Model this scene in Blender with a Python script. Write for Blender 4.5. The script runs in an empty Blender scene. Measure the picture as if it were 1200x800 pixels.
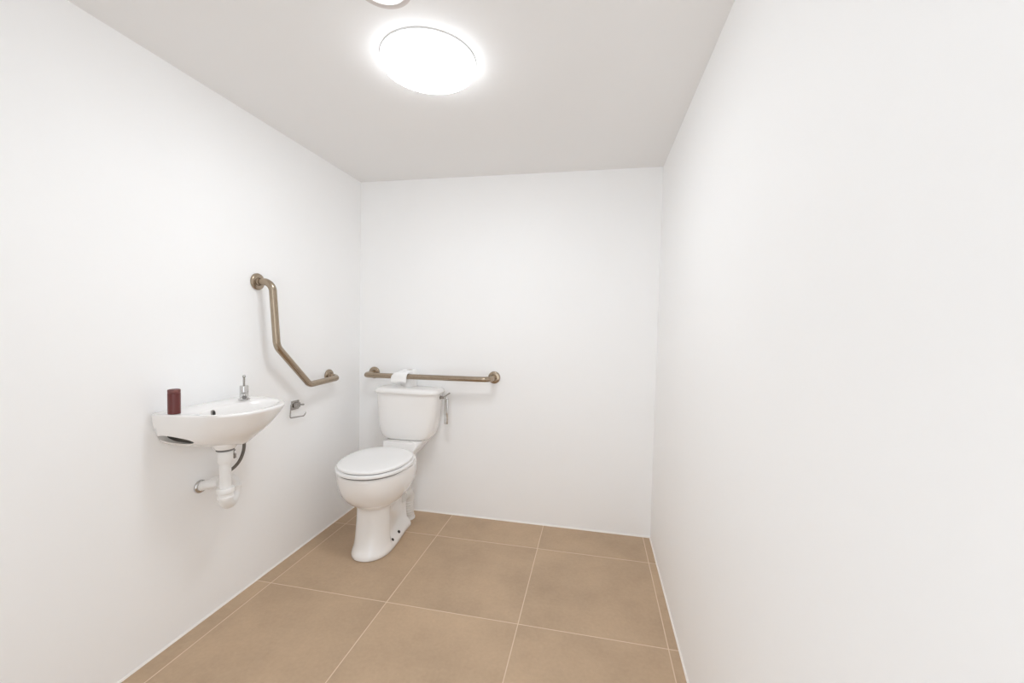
import bpy, bmesh, math
from mathutils import Vector, Matrix

sc = bpy.context.scene
COL = sc.collection
PI = math.pi

# ------------------------------------------------------------------ helpers
def link(o, parent=None):
    COL.objects.link(o)
    if parent is not None:
        o.parent = parent
        o.matrix_parent_inverse = parent.matrix_basis.inverted()
    return o

def obj(name, bm, mat, parent=None, smooth=True, angle=40):
    bmesh.ops.recalc_face_normals(bm, faces=bm.faces)
    me = bpy.data.meshes.new(name)
    bm.to_mesh(me); bm.free()
    me.materials.append(mat)
    if smooth:
        me.shade_smooth()
        try:
            me.set_sharp_from_angle(angle=math.radians(angle))
        except Exception:
            pass
    o = bpy.data.objects.new(name, me)
    return link(o, parent)

def thing(name, label, cat, loc, group=None):
    o = bpy.data.objects.new(name, None)
    o.empty_display_size = 0.05
    o.location = loc
    COL.objects.link(o)
    o['label'] = label; o['category'] = cat
    if group: o['group'] = group
    return o

def struct(o, label, cat):
    o['kind'] = 'structure'; o['label'] = label; o['category'] = cat
    return o

def loft(bm, rings, cap_start=True, cap_end=True, close=True):
    vr = [[bm.verts.new(p) for p in r] for r in rings]
    n = len(rings[0])
    for a, b in zip(vr, vr[1:]):
        for i in range(n if close else n - 1):
            j = (i + 1) % n
            bm.faces.new((a[i], a[j], b[j], b[i]))
    def cap(ring):
        c = bm.verts.new(sum((v.co for v in ring), Vector()) / n)
        for i in range(n):
            bm.faces.new((ring[i], ring[(i + 1) % n], c))
    if cap_start: cap(vr[0])
    if cap_end: cap(vr[-1])
    return vr

def fillet(pts, radii, seg=10):
    """polyline with rounded corners"""
    pts = [Vector(p) for p in pts]
    out = [pts[0]]
    for i in range(1, len(pts) - 1):
        r = radii[i - 1] if isinstance(radii, (list, tuple)) else radii
        p, a, b = pts[i], pts[i - 1], pts[i + 1]
        d1 = (a - p).normalized(); d2 = (b - p).normalized()
        ang = d1.angle(d2)
        if r <= 0 or ang > PI - 1e-3:
            out.append(p); continue
        t = min(r / math.tan(ang / 2), (a - p).length * .49 if i > 1 else (a - p).length * .95,
                (b - p).length * .49 if i < len(pts) - 2 else (b - p).length * .95)
        r = t * math.tan(ang / 2)
        c = p + (d1 + d2).normalized() * (r / math.sin(ang / 2))
        s = p + d1 * t - c; e = p + d2 * t - c
        tot = s.angle(e); ax = s.cross(e).normalized()
        for k in range(seg + 1):
            out.append(c + Matrix.Rotation(tot * k / seg, 3, ax) @ s)
    out.append(pts[-1])
    return out

def tube(bm, pts, rad, seg=24, caps=True):
    pts = [Vector(p) for p in pts]
    rads = rad if isinstance(rad, (list, tuple)) else [rad] * len(pts)
    tang = []
    for i in range(len(pts)):
        a = pts[max(i - 1, 0)]; b = pts[min(i + 1, len(pts) - 1)]
        tang.append((b - a).normalized())
    up = Vector((0, 0, 1)) if abs(tang[0].z) < .9 else Vector((1, 0, 0))
    n = tang[0].cross(up).normalized()
    rings = []
    for i, p in enumerate(pts):
        if i:
            q = tang[i - 1].rotation_difference(tang[i])
            n = q @ n
            n = (n - tang[i] * n.dot(tang[i])).normalized()
        b = tang[i].cross(n)
        rings.append([p + (n * math.cos(2 * PI * k / seg) + b * math.sin(2 * PI * k / seg)) * rads[i] for k in range(seg)])
    loft(bm, rings, caps, caps)

def lathe(bm, prof, origin=(0, 0, 0), axis=(0, 0, 1), seg=48):
    """prof: list of (radius, height along axis)"""
    o = Vector(origin); ax = Vector(axis).normalized()
    u = ax.cross(Vector((0, 0, 1)) if abs(ax.z) < .9 else Vector((1, 0, 0))).normalized()
    v = ax.cross(u)
    rings = [[o + ax * h + (u * math.cos(2 * PI * k / seg) + v * math.sin(2 * PI * k / seg)) * max(r, 1e-5) for k in range(seg)] for r, h in prof]
    loft(bm, rings)

def box(bm, x0, x1, y0, y1, z0, z1, bev=0, seg=3):
    r = bmesh.ops.create_cube(bm, size=1)
    for v in r['verts']:
        v.co = Vector((x0 + (v.co.x + .5) * (x1 - x0), y0 + (v.co.y + .5) * (y1 - y0), z0 + (v.co.z + .5) * (z1 - z0)))
    if bev:
        es = list({e for v in r['verts'] for e in v.link_edges})
        bmesh.ops.bevel(bm, geom=es, offset=bev, segments=seg, affect='EDGES', profile=.5)

def mat(name, col, rough=.5, metal=0, coat=0, spec=.5, emit=None, bump=None, vary=None, aniso=None):
    m = bpy.data.materials.new(name); m.use_nodes = True
    nt = m.node_tree; b = nt.nodes['Principled BSDF']
    b.inputs['Base Color'].default_value = (*col, 1)
    b.inputs['Roughness'].default_value = rough
    b.inputs['Metallic'].default_value = metal
    b.inputs['Coat Weight'].default_value = coat
    b.inputs['Coat Roughness'].default_value = .08
    b.inputs['Specular IOR Level'].default_value = spec
    if emit:
        b.inputs['Emission Color'].default_value = (*emit[0], 1)
        b.inputs['Emission Strength'].default_value = emit[1]
    tc = nt.nodes.new('ShaderNodeTexCoord')
    if bump:
        scale, strength = bump
        n = nt.nodes.new('ShaderNodeTexNoise'); n.inputs['Scale'].default_value = scale
        n.inputs['Detail'].default_value = 4
        nt.links.new(tc.outputs['Object'], n.inputs['Vector'])
        bp = nt.nodes.new('ShaderNodeBump'); bp.inputs['Strength'].default_value = strength
        bp.inputs['Distance'].default_value = .002
        nt.links.new(n.outputs['Fac'], bp.inputs['Height'])
        nt.links.new(bp.outputs['Normal'], b.inputs['Normal'])
    if vary:
        scale, amt = vary
        n = nt.nodes.new('ShaderNodeTexNoise'); n.inputs['Scale'].default_value = scale
        n.inputs['Detail'].default_value = 5
        nt.links.new(tc.outputs['Object'], n.inputs['Vector'])
        r = nt.nodes.new('ShaderNodeMapRange')
        r.inputs['From Min'].default_value = .3; r.inputs['From Max'].default_value = .7
        r.inputs['To Min'].default_value = 1 - amt; r.inputs['To Max'].default_value = 1 + amt
        nt.links.new(n.outputs['Fac'], r.inputs['Value'])
        mx = nt.nodes.new('ShaderNodeVectorMath'); mx.operation = 'SCALE'
        mx.inputs[0].default_value = col
        nt.links.new(r.outputs['Result'], mx.inputs['Scale'])
        nt.links.new(mx.outputs['Vector'], b.inputs['Base Color'])
    return m

# ------------------------------------------------------------------ room data
W, H = 1.926, 2.1885
YF = -2.95                      # wall behind the camera
TILE, TX, TY = .6, .0833, -.2782

M_wall = mat('white_wall_paint', (.943, .943, .943), .6, spec=.25, bump=(60, .06), vary=(2.2, .008))
M_ceil = mat('ceiling_paint', (.86, .852, .845), .8, spec=.15, bump=(60, .05))
M_seal = mat('white_sealant', (.9, .87, .83), .45)
M_cer = mat('white_ceramic', (.90, .885, .87), .16, coat=.5)
M_plas = mat('white_seat_plastic', (.9, .895, .89), .22, coat=.2)
M_pvc = mat('white_pvc', (.86, .85, .835), .35, vary=(8, .02))
M_rub = mat('ribbed_connector_plastic', (.80, .78, .75), .45, vary=(12, .04))
M_chrome = mat('chrome', (.62, .61, .60), .14, metal=1)
M_dchrome = mat('worn_chrome', (.40, .38, .36), .22, metal=1)
M_brass = mat('brushed_bronze', (.40, .325, .245), .27, metal=1, bump=(220, .08), vary=(30, .06))
M_dark = mat('dark_hole_shade', (.02, .017, .015), .6)
M_gap = mat('grey_seam_shade_and_fittings', (.18, .17, .165), .6)  # small grey fittings, and the painted shade in the seat and lid seams
M_notch_shade = mat('dark_notch_shade', (.055, .045, .036), .6)  # near-black brown standing in for shade inside the basin notch
M_hose = mat('braided_hose', (.16, .145, .125), .4, metal=.5, bump=(600, .3))
M_paper = mat('tissue_paper', (.93, .925, .92), .95, spec=.1, bump=(90, .2))
M_core = mat('cardboard', (.45, .40, .36), .9)
M_red = mat('dark_red_plastic', (.13, .027, .024), .32, vary=(14, .08))
M_redtop = mat('dull_red_cap', (.17, .055, .05), .45)
M_glow = mat('lit_opal_glass', (.9, .9, .9), .4, emit=((.90, .953, 1), 36.0))
M_glow2 = mat('lit_frosted_lens', (.9, .9, .9), .4, emit=((.90, .953, 1), 6.0))
M_lamprim = mat('lamp_base_plastic', (.62, .61, .60), .4)
M_glow3 = mat('lit_glass_edge', (.9, .9, .9), .4, emit=((.90, .953, 1), 6.0))
M_beige = mat('beige_trim', (.64, .59, .565), .45)
M_wood = mat('white_door_frame_paint', (.82, .81, .8), .4)

# floor: large square porcelain tiles with pale thin grout
def floor_mat():
    m = bpy.data.materials.new('brown_porcelain_tiles'); m.use_nodes = True
    nt = m.node_tree; N = nt.nodes; L = nt.links; b = N['Principled BSDF']
    tc = N.new('ShaderNodeTexCoord')
    sep = N.new('ShaderNodeSeparateXYZ'); L.new(tc.outputs['Object'], sep.inputs[0])
    def math_(op, a, c=None, d=None):
        n = N.new('ShaderNodeMath'); n.operation = op
        for i, v in enumerate((a, c, d)):
            if v is None: continue
            if isinstance(v, (int, float)): n.inputs[i].default_value = v
            else: L.new(v, n.inputs[i])
        return n.outputs[0]
    def cell(sock, off):
        s = math_('DIVIDE', math_('SUBTRACT', sock, off), TILE)
        fr = math_('FRACT', s)
        d = math_('MULTIPLY', math_('MINIMUM', fr, math_('SUBTRACT', 1.0, fr)), TILE)
        return math_('FLOOR', s), d
    cx, dx = cell(sep.outputs['X'], TX)
    cy, dy = cell(sep.outputs['Y'], TY)
    dist = math_('MINIMUM', dx, dy)
    grout = N.new('ShaderNodeMapRange')
    grout.inputs['From Min'].default_value = .0012; grout.inputs['From Max'].default_value = .0026
    grout.inputs['To Min'].default_value = 1; grout.inputs['To Max'].default_value = 0
    L.new(dist, grout.inputs['Value'])
    # per-tile tone
    comb = N.new('ShaderNodeCombineXYZ'); L.new(cx, comb.inputs[0]); L.new(cy, comb.inputs[1])
    wn = N.new('ShaderNodeTexWhiteNoise'); wn.noise_dimensions = '3D'; L.new(comb.outputs[0], wn.inputs['Vector'])
    off = N.new('ShaderNodeVectorMath'); off.operation = 'MULTIPLY_ADD'
    L.new(comb.outputs[0], off.inputs[0]); off.inputs[1].default_value = (7.3, 3.1, 0); L.new(tc.outputs['Object'], off.inputs[2])
    n1 = N.new('ShaderNodeTexNoise'); n1.inputs['Scale'].default_value = 3.6; n1.inputs['Detail'].default_value = 6; n1.inputs['Roughness'].default_value = .6
    L.new(off.outputs[0], n1.inputs['Vector'])
    n2 = N.new('ShaderNodeTexNoise'); n2.inputs['Scale'].default_value = 70; n2.inputs['Detail'].default_value = 3
    L.new(tc.outputs['Object'], n2.inputs['Vector'])
    v = math_('ADD', math_('MULTIPLY', math_('SUBTRACT', n1.outputs['Fac'], .5), .52),
              math_('MULTIPLY', math_('SUBTRACT', n2.outputs['Fac'], .5), .16))
    v = math_('ADD', v, math_('MULTIPLY', math_('SUBTRACT', wn.outputs['Value'], .5), .06))
    v = math_('ADD', v, 1.0)
    sca = N.new('ShaderNodeVectorMath'); sca.operation = 'SCALE'
    sca.inputs[0].default_value = (.50, .360, .240); L.new(v, sca.inputs['Scale'])
    mix = N.new('ShaderNodeMix'); mix.data_type = 'RGBA'
    L.new(grout.outputs['Result'], mix.inputs['Factor'])
    L.new(sca.outputs['Vector'], mix.inputs['A']); mix.inputs['B'].default_value = (.74, .59, .45, 1)
    L.new(mix.outputs['Result'], b.inputs['Base Color'])
    b.inputs['Roughness'].default_value = .5
    b.inputs['Specular IOR Level'].default_value = .35
    bp = N.new('ShaderNodeBump'); bp.inputs['Strength'].default_value = .25; bp.inputs['Distance'].default_value = .002
    L.new(math_('MULTIPLY', grout.outputs['Result'], -1.0), bp.inputs['Height'])
    L.new(bp.outputs['Normal'], b.inputs['Normal'])
    return m
M_floor = floor_mat()

# ------------------------------------------------------------------ room shell
def slab(name, x0, x1, y0, y1, z0, z1, m, label, cat):
    bm = bmesh.new(); box(bm, x0, x1, y0, y1, z0, z1)
    return struct(obj(name, bm, m, smooth=False), label, cat)

T = .1
slab('floor', -T, W + T, YF - T, T, -T, 0, M_floor, 'large square brown floor tiles with pale grout lines', 'floor')
slab('ceiling', -T, W + T, YF - T, T, H, H + T, M_ceil, 'plain pale grey painted ceiling', 'ceiling')
slab('wall_left', -T, 0, YF, 0, 0, H, M_wall, 'white wall with the washbasin and cranked rail', 'wall')
slab('wall_right', W, W + T, YF, 0, 0, H, M_wall, 'bare white wall on the right side of the room', 'wall')
slab('wall_back', -T, W + T, 0, T, 0, H, M_wall, 'white end wall behind the toilet', 'wall')
# wall behind the camera; unseen doorway added to let fill light in
DX0, DX1, DZ = .86, 1.80, 2.06
bm = bmesh.new()
box(bm, -T, DX0, YF - T, YF, 0, H); box(bm, DX1, W + T, YF - T, YF, 0, H); box(bm, DX0, DX1, YF - T, YF, DZ, H)
struct(obj('wall_front', bm, M_wall, smooth=False), 'white wall around the unseen doorway added for fill light', 'wall')
bm = bmesh.new()
box(bm, DX0 - .06, DX0, YF - T - .012, YF + .012, 0, DZ + .06, .004); box(bm, DX1, DX1 + .06, YF - T - .012, YF + .012, 0, DZ + .06, .004)
box(bm, DX0, DX1, YF - T - .012, YF + .012, DZ, DZ + .06, .004)
struct(obj('trim_1', bm, M_wood, smooth=False), 'white painted frame of the unseen added doorway', 'door frame')

# thin white sealant bead along the foot of the walls
def bead(name, p0, p1, label):
    bm = bmesh.new()
    a, b = Vector(p0), Vector(p1); d = (b - a).normalized()
    inward = {'l': Vector((1, 0, 0)), 'r': Vector((-1, 0, 0)), 'b': Vector((0, -1, 0))}[name[-1]]
    R = .006
    def sect(o):
        pts = [o + Vector((0, 0, 0))]
        for k in range(7):
            t = PI / 2 * k / 6
            pts.append(o + inward * (R * (1 - .55 * math.sin(t))) * (1 if k < 6 else 0) + Vector((0, 0, R * math.sin(t))))
        return pts
    loft(bm, [sect(a), sect(b)])
    n = {'l': 'baseboard_left', 'r': 'baseboard_right', 'b': 'baseboard_back'}[name[-1]]
    struct(obj(n, bm, M_seal), label, 'sealant bead')
bead('l', (0, YF, 0), (0, 0, 0), 'thin white sealant line at the foot of the left wall')
bead('r', (W, YF, 0), (W, 0, 0), 'thin white sealant line at the foot of the right wall')
bead('b', (0, 0, 0), (W, 0, 0), 'thin white sealant line at the foot of the end wall')

# ------------------------------------------------------------------ ceiling lamp
LX, LY = .957, -1.124
t = thing('ceiling_light', 'large round glowing opal ceiling lamp in the middle of the ceiling', 'ceiling light', (LX, LY, H))
bm = bmesh.new()
lathe(bm, [(.1675, 0), (.1675, -.0045), (.166, -.006), (.15, -.006)], (LX, LY, H), seg=96)
obj('base', bm, M_lamprim, t)
bm = bmesh.new()
prof = [(.1635 * math.cos(a), -.025 - .022 * math.sin(a)) for a in [PI / 2 * k / 16 for k in range(17)]]
lathe(bm, prof, (LX, LY, H), seg=96)
obj('diffuser', bm, M_glow, t, angle=80)
bm = bmesh.new()
lathe(bm, [(.155, -.0055), (.1655, -.0055), (.1655, -.023), (.1635, -.0255), (.155, -.0255)], (LX, LY, H), seg=96)
obj('diffuser_rim', bm, M_glow3, t)
bm = bmesh.new()
lathe(bm, [(.0032, 0), (.0032, -.003), (.0015, -.0045)], (.9185, -1.045, H - .0425), seg=16)
obj('screw', bm, M_gap, t)

RX, RY = .960, -1.456
t = thing('recessed_downlight', 'small round recessed downlight with a beige trim ring near the big lamp', 'downlight', (RX, RY, H))
bm = bmesh.new()
def ring_loft(bm, prof, o, seg=64):
    rings = [[Vector((o[0] + r * math.cos(2 * PI * k / seg), o[1] + r * math.sin(2 * PI * k / seg), o[2] + h)) for k in range(seg)] for r, h in prof]
    loft(bm, rings, False, False)
ring_loft(bm, [(.081, 0), (.081, -.006), (.079, -.009), (.066, -.0095), (.0635, -.008), (.0625, 0), (.081, 0)], (RX, RY, H))
obj('trim_ring', bm, M_beige, t)
bm = bmesh.new()
lathe(bm, [(.0625, -.001), (.0625, -.0045), (.055, -.0055)], (RX, RY, H), seg=64)
obj('lens', bm, M_glow2, t)

# ------------------------------------------------------------------ grab rails
def flange(parent, o, axis):
    bm = bmesh.new()
    lathe(bm, [(.039, .0005), (.039, .006), (.0375, .009), (.034, .011), (.020, .0125), (.018, .020)], o, axis, 48)
    obj('wall_flange', bm, M_brass, parent)

t = thing('grab_rail', 'cranked bronze grab rail on the left wall above the washbasin', 'grab rail', (0, -.6, .92))
bm = bmesh.new()
path = fillet([(.006, -.868, 1.432), (.082, -.866, 1.432), (.082, -.838, 1.128), (.079, -.604, .914), (.068, -.338, .918), (.006, -.335, .926)],
              [.045, .07, .06, .036], 12)
tube(bm, path, .0165, 28)
obj('bar', bm, M_brass, t)
flange(t, (0, -.868, 1.432), (1, 0, 0)); flange(t, (0, -.335, .926), (1, 0, 0))

t = thing('grab_rail', 'straight horizontal bronze grab rail on the end wall above the toilet cistern', 'grab rail', (.53, 0, .91))
bm = bmesh.new()
path = fillet([(.112, -.006, .914), (.112, -.120, .911), (.946, -.112, .918), (.946, -.006, .919)], [.030, .05], 12)
tube(bm, path, .0165, 28)
obj('bar', bm, M_brass, t)
flange(t, (.112, 0, .914), (0, -1, 0)); flange(t, (.946, 0, .919), (0, -1, 0))

# ------------------------------------------------------------------ toilet
CX = .40
def egg(yf, yc, yr, hw, hwr, z, rec=0.0, n=2.2, nr=28, cx=CX):
    """closed outline from front centre; right side then mirrored"""
    right = []
    for k in range(nr + 1):                      # front half: superellipse quadrant
        a = PI / 2 * k / nr
        x = hw * math.sin(a) ** (2 / n); y = yc - (yc - yf) * math.cos(a) ** (2 / n)
        right.append((x, y))
    ns = 22
    for k in range(1, ns + 1):                   # side back to the rear corner
        s = k / ns
        e = s * s * (3 - 2 * s)
        x = hw + (hwr - hw) * e
        if rec:
            u = min(1, s / .14); u = u * u * (3 - 2 * u)
            x -= rec * u * (1 if s < .9 else 1 - (s - .9) / .1 * .5)
        right.append((x, yc + (yr - yc) * s))
    xr = right[-1][0]
    for k in range(1, 7):                        # rounded rear
        a = PI / 2 * k / 6
        right.append((xr * math.cos(a) ** .5 if k < 6 else 0, yr + .02 * math.sin(a)))
    pts = [Vector((cx + x, y, z)) for x, y in right]
    pts += [Vector((cx - x, y, z)) for x, y in reversed(right[1:-1])]
    return pts

def oval(yf, yc, yr, hw, z, n=2.15, m=2.3, cx=CX):
    """closed rounded outline with as many points as egg()"""
    right = []
    for k in range(29):
        a = PI / 2 * k / 28
        right.append((hw * math.sin(a) ** (2 / n), yc - (yc - yf) * math.cos(a) ** (2 / n)))
    for k in range(1, 29):
        a = PI / 2 * k / 28
        right.append((hw * max(math.cos(a), 0) ** (2 / m) if k < 28 else 0, yc + (yr - yc) * math.sin(a) ** (2 / m)))
    pts = [Vector((cx + x, y, z)) for x, y in right]
    return pts + [Vector((cx - x, y, z)) for x, y in reversed(right[1:-1])]

t_toilet = thing('toilet', 'white close-coupled toilet with its lid down in the back left corner', 'toilet', (CX, -.35, 0))
bm = bmesh.new()
#        yf     yc    yr    hw    hwr   z     rec
lv = [(-.622, -.49, -.20, .100, .078, .000, .0),
      (-.629, -.49, -.20, .106, .080, .004, .0),
      (-.629, -.49, -.20, .106, .080, .018, .0),
      (-.624, -.49, -.20, .104, .076, .028, .002),
      (-.617, -.49, -.20, .100, .070, .042, .010),
      (-.609, -.49, -.20, .097, .062, .055, .022),
      (-.602, -.49, -.19, .095, .058, .080, .030),
      (-.592, -.49, -.19, .094, .056, .120, .032),
      (-.582, -.49, -.19, .092, .056, .180, .032),
      (-.576, -.49, -.19, .091, .060, .225, .028),
      (-.575, -.49, -.20, .092, .066, .248, .016)]
rings = [egg(a, b, c, d, e, z, r) for a, b, c, d, e, z, r in lv]
rings += [oval(yf, -.47, yr, hw, z) for yf, yr, hw, z in (
    (-.582, -.225, .099, .258), (-.600, -.215, .114, .270), (-.626, -.20, .135, .287), (-.652, -.195, .155, .310),
    (-.675, -.19, .171, .340), (-.690, -.19, .181, .375), (-.698, -.19, .185, .410), (-.701, -.19, .186, .440),
    (-.701, -.19, .186, .454), (-.695, -.19, .181, .461))]
loft(bm, rings)
# rear shelf that carries the cistern
def rrect(x0, x1, y0, y1, r, z, seg=6):
    out = []
    for cx, cy, a0 in ((x1 - r, y1 - r, 0), (x0 + r, y1 - r, PI / 2), (x0 + r, y0 + r, PI), (x1 - r, y0 + r, 1.5 * PI)):
        for k in range(seg + 1):
            a = a0 + PI / 2 * k / seg
            out.append(Vector((cx + r * math.cos(a), cy + r * math.sin(a), z)))
    return out
sh = [(.070, .20, .28), (.072, .20, .36), (.078, .15, .40), (.088, .10, .435), (.100, .04, .458), (.110, .015, .474), (.117, .012, .490), (.119, .012, .506), (.115, .014, .5115)]
loft(bm, [rrect(.397 - h, .397 + h, -.225 + .03 * max(0, (z - .44) / .07), -yb, .016, z) for h, yb, z in sh])
pan = obj('pan', bm, M_cer, t_toilet, angle=60)
for (hx, hy) in ((.489, -.452), (.482, -.362)):
    bm = bmesh.new()
    lathe(bm, [(.0085, -.03), (.0085, .0035), (.007, .004)], (hx, hy, .040), (1, 0, .8), 20)  # solid dark plug; the shade inside the hole is its colour
    obj('fixing_hole', bm, M_dark, pan)

O = lambda g, z, f=-.712, b=-.258, w=.193: oval(f + g, -.475, b - g, w - g, z)
bm = bmesh.new()
loft(bm, [O(.013, .460), O(.013, .4685)])  # dark slab that paints the shaded seam between pan and seat
obj('seat_seam_shade', bm, M_gap, t_toilet)
bm = bmesh.new()
loft(bm, [O(.006, .4675), O(.001, .470), O(0, .476), O(.001, .4815), O(.006, .4845)])
obj('seat', bm, M_plas, t_toilet)
O2 = lambda g, z: O(g, z, -.702, -.262, .184)
bm = bmesh.new()
loft(bm, [O2(.009, .484), O2(.009, .490)])  # dark slab that paints the shaded seam between seat and lid
obj('lid_seam_shade', bm, M_gap, t_toilet)
bm = bmesh.new()
loft(bm, [O2(.006, .4885), O2(.001, .4905), O2(0, .495), O2(.001, .500), O2(.006, .5035), O2(.02, .5055), O2(.06, .508), O2(.10, .509)])
obj('lid', bm, M_plas, t_toilet)

# cistern
KX = .414
def tank_ring(hw, yf, yb, z, sx=0.0, n=5.5, N=20, bow=.010):
    pts = []
    for k in range(4 * N):
        a = 2 * PI * k / (4 * N)
        c, s = math.cos(a), math.sin(a)
        x = hw * math.copysign(abs(c) ** (2 / n), c)
        ym = (yf + yb) / 2
        y = ym + (yb - yf) / 2 * math.copysign(abs(s) ** (2 / n), s)
        if s < 0: y -= bow * (1 - (x / hw) ** 2)
        pts.append(Vector((KX + sx + x, y, z)))
    return pts
bm = bmesh.new()
tk = [(.118, -.125, -.02, .512, -.012), (.136, -.138, -.012, .514, -.012), (.152, -.146, -.010, .521, -.011), (.164, -.151, -.010, .533, -.010), (.174, -.155, -.010, .552, -.009),
      (.182, -.158, -.010, .578, -.008), (.188, -.161, -.010, .61, -.006), (.194, -.165, -.010, .66, -.004), (.199, -.168, -.010, .72, -.002), (.203, -.171, -.010, .78, 0), (.204, -.172, -.010, .812, 0)]
loft(bm, [tank_ring(*r) for r in tk])
obj('cistern', bm, M_cer, t_toilet, angle=60)
bm = bmesh.new()
lk = [(.206, -.174, -.008, .810), (.213, -.181, -.006, .811), (.217, -.185, -.005, .815), (.218, -.186, -.005, .822), (.216, -.184, -.005, .830),
      (.210, -.178, -.006, .837), (.200, -.168, -.010, .8415), (.185, -.153, -.02, .8435), (.12, -.12, -.05, .8445)]
loft(bm, [tank_ring(*r) for r in lk])
obj('cistern_lid', bm, M_cer, t_toilet, angle=60)
# flush lever on the right side of the cistern
bm = bmesh.new()
lathe(bm, [(.014, 0), (.014, .006), (.009, .008), (.008, .034), (.006, .036)], (KX + .198, -.085, .787), (1, 0, 0), 28)
lever = obj('flush_lever', bm, M_dchrome, t_toilet)
bm = bmesh.new()
tube(bm, fillet([(KX + .225, -.085, .787), (KX + .249, -.092, .789), (KX + .250, -.096, .70)], .012, 8), .0065, 18)
box(bm, KX + .236, KX + .262, -.102, -.090, .622, .785, .005)
obj('lever_blade', bm, M_chrome, lever)
bm = bmesh.new()
tube(bm, [(KX + .222, -.088, .786), (KX + .246, -.03, .808)], .0045, 14)
obj('lever_tail', bm, M_dchrome, lever)

# ribbed waste connector from the back of the pan down into the floor
bm = bmesh.new()
base = fillet([(.415, -.215, .185), (.415, -.118, .185), (.412, -.112, .001)], .055, 14)
# resample finely and add ribs on the lower straight
pts = []
for a, b in zip(base, base[1:]):
    n = max(1, int((b - a).length / .004))
    pts += [a.lerp(b, k / n) for k in range(n)]
pts.append(base[-1])
rads = []
for p in pts:
    r = .044
    if p.z < .125: r = .042 + .0020 * math.sin(p.z * 2 * PI / .016)
    if p.z < .028: r = .046
    rads.append(r)
tube(bm, pts, rads, 32)
wc = obj('waste_connector', bm, M_rub, t_toilet)
bm = bmesh.new()
lathe(bm, [(.046, 0.0005), (.051, .001), (.051, .009), (.047, .012), (.042, .012)], (.412, -.112, 0), seg=40)
obj('floor_collar', bm, M_pvc, wc)

# ------------------------------------------------------------------ toilet roll on the cistern lid, end draped over the rail
t = thing('toilet_roll', 'white toilet roll standing on the cistern lid with its end draped over the rail', 'toilet roll', (.392, -.052, .845))
bm = bmesh.new()
RO = (.392, -.0515, .8446)
prof = [(.0205, .004), (.0205, .0), (.044, .0), (.0465, .002), (.0465, .103), (.044, .106), (.0205, .106), (.0205, .09)]
seg = 48
rings = [[Vector((RO[0] + r * math.cos(2 * PI * k / seg), RO[1] + r * math.sin(2 * PI * k / seg), RO[2] + h)) for k in range(seg)] for r, h in prof]
loft(bm, rings, False, False)
obj('roll', bm, M_paper, t)
bm = bmesh.new()
prof = [(.0205, .001), (.0205, .105), (.019, .105), (.019, .001), (.0205, .001)]
rings = [[Vector((RO[0] + r * math.cos(2 * PI * k / seg), RO[1] + r * math.sin(2 * PI * k / seg), RO[2] + h)) for k in range(seg)] for r, h in prof]
loft(bm, rings, False, False)
obj('core', bm, M_core, t)
# draped sheet: off the roll's left side, over the bar and down its front
bm = bmesh.new()
ctr = Vector((0, -.1165, .9148)); rr = .0225
prof = [(-.060, .9445), (-.085, .944)]
for k in range(9):
    a = PI / 2 - .25 + (PI / 2 + .25) * k / 8
    prof.append((ctr.y + rr * math.cos(a), ctr.z + rr * math.sin(a)))
prof += [(-.1395, .902), (-.1405, .889), (-.142, .876)]
rows = []
for i, (y, z) in enumerate(prof):
    s = i / (len(prof) - 1)
    x0 = .345 - .048 * s; x1 = .420 - .012 * s
    nx = 12
    rows.append([bm.verts.new((x0 + (x1 - x0) * k / nx, y - .0012 * math.sin(k * 1.1 + i * .3), z + .0015 * math.sin(k * .9 + 1) * s)) for k in range(nx + 1)])
for a, b in zip(rows, rows[1:]):
    for k in range(12):
        bm.faces.new((a[k], a[k + 1], b[k + 1], b[k]))
sheet = obj('loose_sheet', bm, M_paper, t, angle=180)
sm = sheet.modifiers.new('thickness', 'SOLIDIFY'); sm.thickness = .0012; sm.offset = 0

# ------------------------------------------------------------------ washbasin
BY, BHW, BD, RZ = -1.145, .206, .318, .905
t_basin = thing('washbasin', 'small white wall-hung washbasin on the left wall', 'washbasin', (0, BY, .905))
NB = 120
BC = Vector((.16, BY + .0))
def dring(sl, sr, sd, z, n=2.6, x0=.0015):
    d = BD * sd
    c = Vector((min(.16, d * .5), BY + (sr - sl) * BHW * .4))
    out = []
    for k in range(NB):
        a = 2 * PI * k / NB
        dx, dy = math.cos(a), math.sin(a)
        lo, hi = 0.0, 1.0
        for _ in range(36):
            m = (lo + hi) / 2
            x, y = c.x + dx * m, c.y + dy * m
            inside = x >= x0 and (max(x, 0) / d) ** n + (abs(y - BY) / (BHW * (sl if y < BY else sr))) ** n <= 1
            if inside: lo = m
            else: hi = m
        out.append(Vector((c.x + dx * lo, c.y + dy * lo, z)))
    return out
def ering(cx, cy, ax, ay, z, n=2.3):
    out = []
    for k in range(NB):
        a = 2 * PI * k / NB
        c, s = math.cos(a), math.sin(a)
        # match direction of the outer ring
        r = 1 / ((abs(c) / ax) ** n + (abs(s) / ay) ** n) ** (1 / n)
        out.append(Vector((cx + c * r, cy + s * r, z)))
    return out
bm = bmesh.new()
IX, IY = .200, BY - .012
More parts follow.
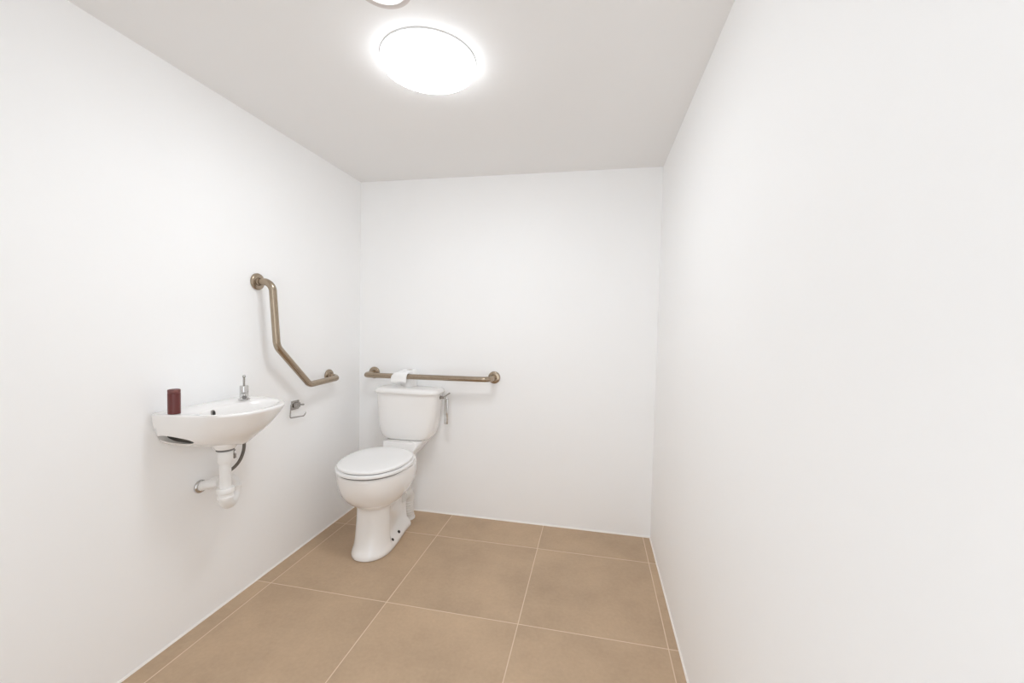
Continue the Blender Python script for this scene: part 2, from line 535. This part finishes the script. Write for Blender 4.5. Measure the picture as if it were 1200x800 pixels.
rings = [dring(.22, .20, .60, .7555, 2.2), dring(.36, .27, .64, .758, 2.2), dring(.52, .36, .67, .765, 2.2), dring(.68, .44, .70, .776, 2.3), dring(.80, .54, .745, .790, 2.35), dring(.865, .62, .79, .803, 2.4),
         dring(.905, .71, .835, .818, 2.45), dring(.94, .81, .885, .838, 2.5), dring(.965, .895, .93, .86, 2.55), dring(.985, .965, .972, .883, 2.6), dring(.997, .995, .994, .895, 2.6),
         dring(1, 1, 1.0, .900, 2.6), dring(.996, .996, .996, .9045, 2.6), dring(.985, .985, .986, .9065, 2.6), dring(.970, .972, .974, .907, 2.6),
         ering(IX, IY, .090, .166, .9055, 2.05), ering(IX, IY, .086, .161, .902, 2.05), ering(IX, IY, .082, .154, .893, 2.05), ering(IX - .002, IY, .077, .142, .876, 2.05),
         ering(IX - .010, IY, .066, .118, .850), ering(IX - .022, IY, .051, .09, .830), ering(IX - .035, IY, .034, .05, .818), ering(IX - .038, IY, .022, .024, .815)]
loft(bm, rings)
basin = obj('bowl', bm, M_cer, t_basin, angle=60)
# notch in the lower skirt at the wall end
bmc = bmesh.new()
bmesh.ops.create_uvsphere(bmc, u_segments=32, v_segments=20, radius=1)
for v in bmc.verts:
    v.co = Matrix.Rotation(math.radians(7), 4, 'Y') @ Vector((v.co.x * .066, v.co.y * .075, v.co.z * .016))
    v.co += Vector((.070, -1.308, .808))
mc = bpy.data.meshes.new('cut'); bmc.to_mesh(mc); bmc.free()
oc = bpy.data.objects.new('cut', mc); COL.objects.link(oc)
md = basin.modifiers.new('notch', 'BOOLEAN'); md.object = oc; md.operation = 'DIFFERENCE'; md.solver = 'EXACT'
dg = bpy.context.evaluated_depsgraph_get(); dg.update()
me = bpy.data.meshes.new_from_object(basin.evaluated_get(dg))
basin.modifiers.clear(); basin.data = me
bpy.data.objects.remove(oc)
me.shade_smooth(); me.set_sharp_from_angle(angle=math.radians(55))
bm = bmesh.new()
box(bm, .006, .112, -1.296, -1.255, .794, .820, .004)  # block added to darken the notch, its shade painted as dark brown
obj('notch_shade_block', bm, M_notch_shade, t_basin)

bm = bmesh.new()
nrm = Vector((1, .36, .22)).normalized()
lathe(bm, [(.0125, -.004), (.0125, .0015), (.0105, .003), (.0085, .0022)], (.1248, -1.212, .8885), nrm, 32)
ov = obj('overflow_ring', bm, M_dchrome, t_basin)
bm = bmesh.new()
lathe(bm, [(.0082, -.003), (.0082, .0026), (.007, .0028)], (.1248, -1.212, .8885), nrm, 28)  # dark disc painted as the shaded inside of the overflow
obj('overflow_hole', bm, M_dark, ov)
bm = bmesh.new()
lathe(bm, [(.026, .812), (.026, .8185), (.02, .820), (.012, .818)], (IX - .038, IY, 0), seg=36)
obj('plughole', bm, M_chrome, t_basin)

# tap on the back right ledge
TPX, TPY = .086, -1.030
bm = bmesh.new()
lathe(bm, [(.022, .9055), (.022, .911), (.0185, .913), (.0165, .915), (.0165, .966), (.0155, .968), (.012, .968)], (TPX, TPY, 0), seg=40)
tap = obj('tap', bm, M_chrome, t_basin)
bm = bmesh.new()
sd = Vector((.72, -.70, 0)).normalized()
o = Vector((TPX, TPY, .930))
tube(bm, [o + sd * .008, o + sd * .045 + Vector((0, 0, -.003)), o + sd * .052 + Vector((0, 0, -.004)), o + sd * .054 + Vector((0, 0, -.0045))], [.0125, .0125, .0115, .009], 28)
obj('spout', bm, M_chrome, tap)
bm = bmesh.new()
tube(bm, [o + sd * .0525 + Vector((0, 0, -.0045)), o + sd * .0552 + Vector((0, 0, -.0048))], .0085, 24)
obj('aerator', bm, M_gap, tap)
bm = bmesh.new()
tube(bm, [(TPX, TPY, .966), (TPX + .002, TPY - .002, 1.004)], .0042, 16)
lathe(bm, [(.003, -.004), (.0058, -.001), (.0066, .003), (.0058, .007), (.003, .0095)], (TPX + .002, TPY - .002, 1.005), seg=24)
obj('lever', bm, M_dchrome, tap)

# waste trap under the bowl
PX, PY = .150, -1.185
bm = bmesh.new()
lathe(bm, [(.046, .772), (.043, .762), (.038, .751), (.0345, .746), (.030, .745)], (PX, PY, 0), seg=40)
obj('waste_boss', bm, M_cer, t_basin)
bm = bmesh.new()
lathe(bm, [(.031, .749), (.031, .738), (.026, .7365)], (PX, PY, 0), seg=36)
obj('waste_washer', bm, M_gap, t_basin)
bm = bmesh.new()
UX, UY = .110, -1.106
path = fillet([(PX, PY, .735), (PX, PY, .513), (UX, UY, .513), (UX, UY, .600), (.058, -1.148, .586), (.05, -1.155, .584)], [.042, .042, .02, .01], 12)
tube(bm, path, .0205, 28)
trap = obj('waste_trap', bm, M_pvc, t_basin)
bm = bmesh.new()
tube(bm, fillet([(PX, PY, .560), (PX, PY, .516), (UX, UY, .516), (UX, UY, .560)], [.052, .052], 14), .0255, 28)
obj('bend', bm, M_pvc, trap)
bm = bmesh.new()
lathe(bm, [(.0245, .738), (.0265, .735), (.0265, .692), (.0245, .689), (.021, .689)], (PX, PY, 0), seg=40)
obj('top_nut', bm, M_pvc, trap)
bm = bmesh.new()
lathe(bm, [(.022, .590), (.0285, .589), (.030, .586), (.030, .571), (.0285, .568), (.0265, .566), (.0265, .556), (.0285, .554), (.0285, .546), (.022, .544)], (PX, PY, 0), seg=40)
obj('lower_nut', bm, M_pvc, trap)
bm = bmesh.new()
lathe(bm, [(.021, .568), (.0275, .566), (.0275, .550), (.021, .548)], (UX, UY, 0), seg=36)
obj('outlet_nut', bm, M_pvc, trap)
bm = bmesh.new()
tube(bm, [(.002, -1.160, .568), (.05, -1.156, .583), (.085, -1.150, .590)], .0185, 24)
obj('wall_pipe', bm, M_pvc, trap)
bm = bmesh.new()
lathe(bm, [(.027, .0005), (.027, .004), (.025, .008), (.0195, .011)], (0, -1.160, .568), (1, 0, 0), 40)
obj('wall_flange', bm, M_chrome, trap)

# flexible hose and small isolating valve
bm = bmesh.new()
ctrl = [(.086, -1.03, .80), (.086, -1.030, .735), (.086, -1.033, .690), (.084, -1.046, .655), (.080, -1.064, .632), (.074, -1.085, .618), (.068, -1.105, .612)]
cp = [Vector(c) for c in ctrl]
pts = []
for i in range(len(cp) - 1):
    p0 = cp[max(i - 1, 0)]; p1 = cp[i]; p2 = cp[i + 1]; p3 = cp[min(i + 2, len(cp) - 1)]
    for k in range(6):
        s = k / 6
        pts.append(.5 * ((2 * p1) + (p2 - p0) * s + (2 * p0 - 5 * p1 + 4 * p2 - p3) * s * s + (3 * p1 - p0 - 3 * p2 + p3) * s ** 3))
pts.append(cp[-1])
tube(bm, pts, .0065, 16)
obj('supply_hose', bm, M_hose, t_basin)
bm = bmesh.new()
tube(bm, [(.002, -1.045, .662), (.048, -1.045, .662)], .0075, 18)
lathe(bm, [(.012, -.008), (.012, .008), (.009, .010)], (.044, -1.045, .662), (0, 0, 1), 20)
lathe(bm, [(.005, 0), (.005, .012), (.009, .013), (.009, .018), (.004, .019)], (.044, -1.045, .672), (0, 0, 1), 20)
obj('stop_valve', bm, M_dchrome, t_basin)

# ------------------------------------------------------------------ dark red canister on the basin ledge
KXc, KYc = .080, -1.326
t = thing('canister', 'slim dark red cylindrical canister standing on the left end of the washbasin', 'canister', (KXc, KYc, .907))
bm = bmesh.new()
lathe(bm, [(.016, .9072), (.0188, .908), (.0192, .911), (.0192, .981), (.0188, .9825), (.0175, .983)], (KXc, KYc, 0), seg=48)
obj('body', bm, M_red, t)
bm = bmesh.new()
lathe(bm, [(.0178, .9825), (.0190, .984), (.0190, .9935), (.0178, .9955), (.0150, .9955), (.0145, .9935), (.006, .9935)], (KXc, KYc, 0), seg=48)
obj('cap', bm, M_redtop, t)

# ------------------------------------------------------------------ empty chrome toilet roll holder on the left wall
t = thing('toilet_roll_holder', 'empty chrome wire toilet roll holder on the left wall below the cranked rail', 'toilet roll holder', (0, -.62, .80))
bm = bmesh.new()
box(bm, -.001, .007, -.648, -.592, .778, .826, .003)
obj('wall_plate', bm, M_dchrome, t)
bm = bmesh.new()
box(bm, .006, .026, -.640, -.604, .790, .816, .004)
tube(bm, [(.018, -.61, .803), (.018, -.572, .797)], .0045, 14)
obj('hinge_block', bm, M_dchrome, t)
bm = bmesh.new()
tube(bm, fillet([(.016, -.645, .818), (.018, -.668, .815), (.024, -.682, .746), (.024, -.578, .736), (.024, -.558, .757)], [.01, .008, .012], 6), .0032, 14)
obj('wire_arm', bm, M_dchrome, t)

# ------------------------------------------------------------------ added fill light through the unseen doorway
w = bpy.data.worlds.new('World'); sc.world = w; w.use_nodes = True
bg = w.node_tree.nodes['Background']
bg.inputs['Color'].default_value = (.90, .953, 1, 1); bg.inputs['Strength'].default_value = 3.0
pl = bpy.data.lights.new('doorway_fill_portal', 'AREA'); pl.shape = 'RECTANGLE'
pl.size = DX1 - DX0; pl.size_y = DZ; pl.cycles.is_portal = True
po = bpy.data.objects.new('doorway_fill_portal', pl); COL.objects.link(po)
po.location = ((DX0 + DX1) / 2, YF - T / 2, DZ / 2); po.rotation_euler = (PI / 2, 0, 0)

# ------------------------------------------------------------------ camera
yaw, pitch, roll = .1976, -.0395, .0217
f = Vector((-math.sin(yaw) * math.cos(pitch), math.cos(yaw) * math.cos(pitch), math.sin(pitch)))
r = Vector((math.cos(yaw), math.sin(yaw), 0)); u = r.cross(f)
r2 = math.cos(roll) * r + math.sin(roll) * u; u2 = -math.sin(roll) * r + math.cos(roll) * u
cam = bpy.data.cameras.new('Camera'); co = bpy.data.objects.new('Camera', cam); COL.objects.link(co)
cam.sensor_width = 36; cam.lens = 36 * 480.58 / 1200; cam.clip_start = .02
mw = Matrix((r2, u2, -f)).transposed().to_4x4(); mw.translation = (1.5625, -2.5309, 1.2533)
co.matrix_world = mw
sc.camera = co

# ------------------------------------------------------------------ render look
vs = sc.view_settings
vs.view_transform = 'Standard'; vs.look = 'None'; vs.gamma = 1; vs.use_curve_mapping = False
vs.exposure = -0.27
cy = sc.cycles
cy.max_bounces = 14; cy.diffuse_bounces = 10; cy.glossy_bounces = 6
cy.use_denoising = True
cy.sample_clamp_indirect = 8
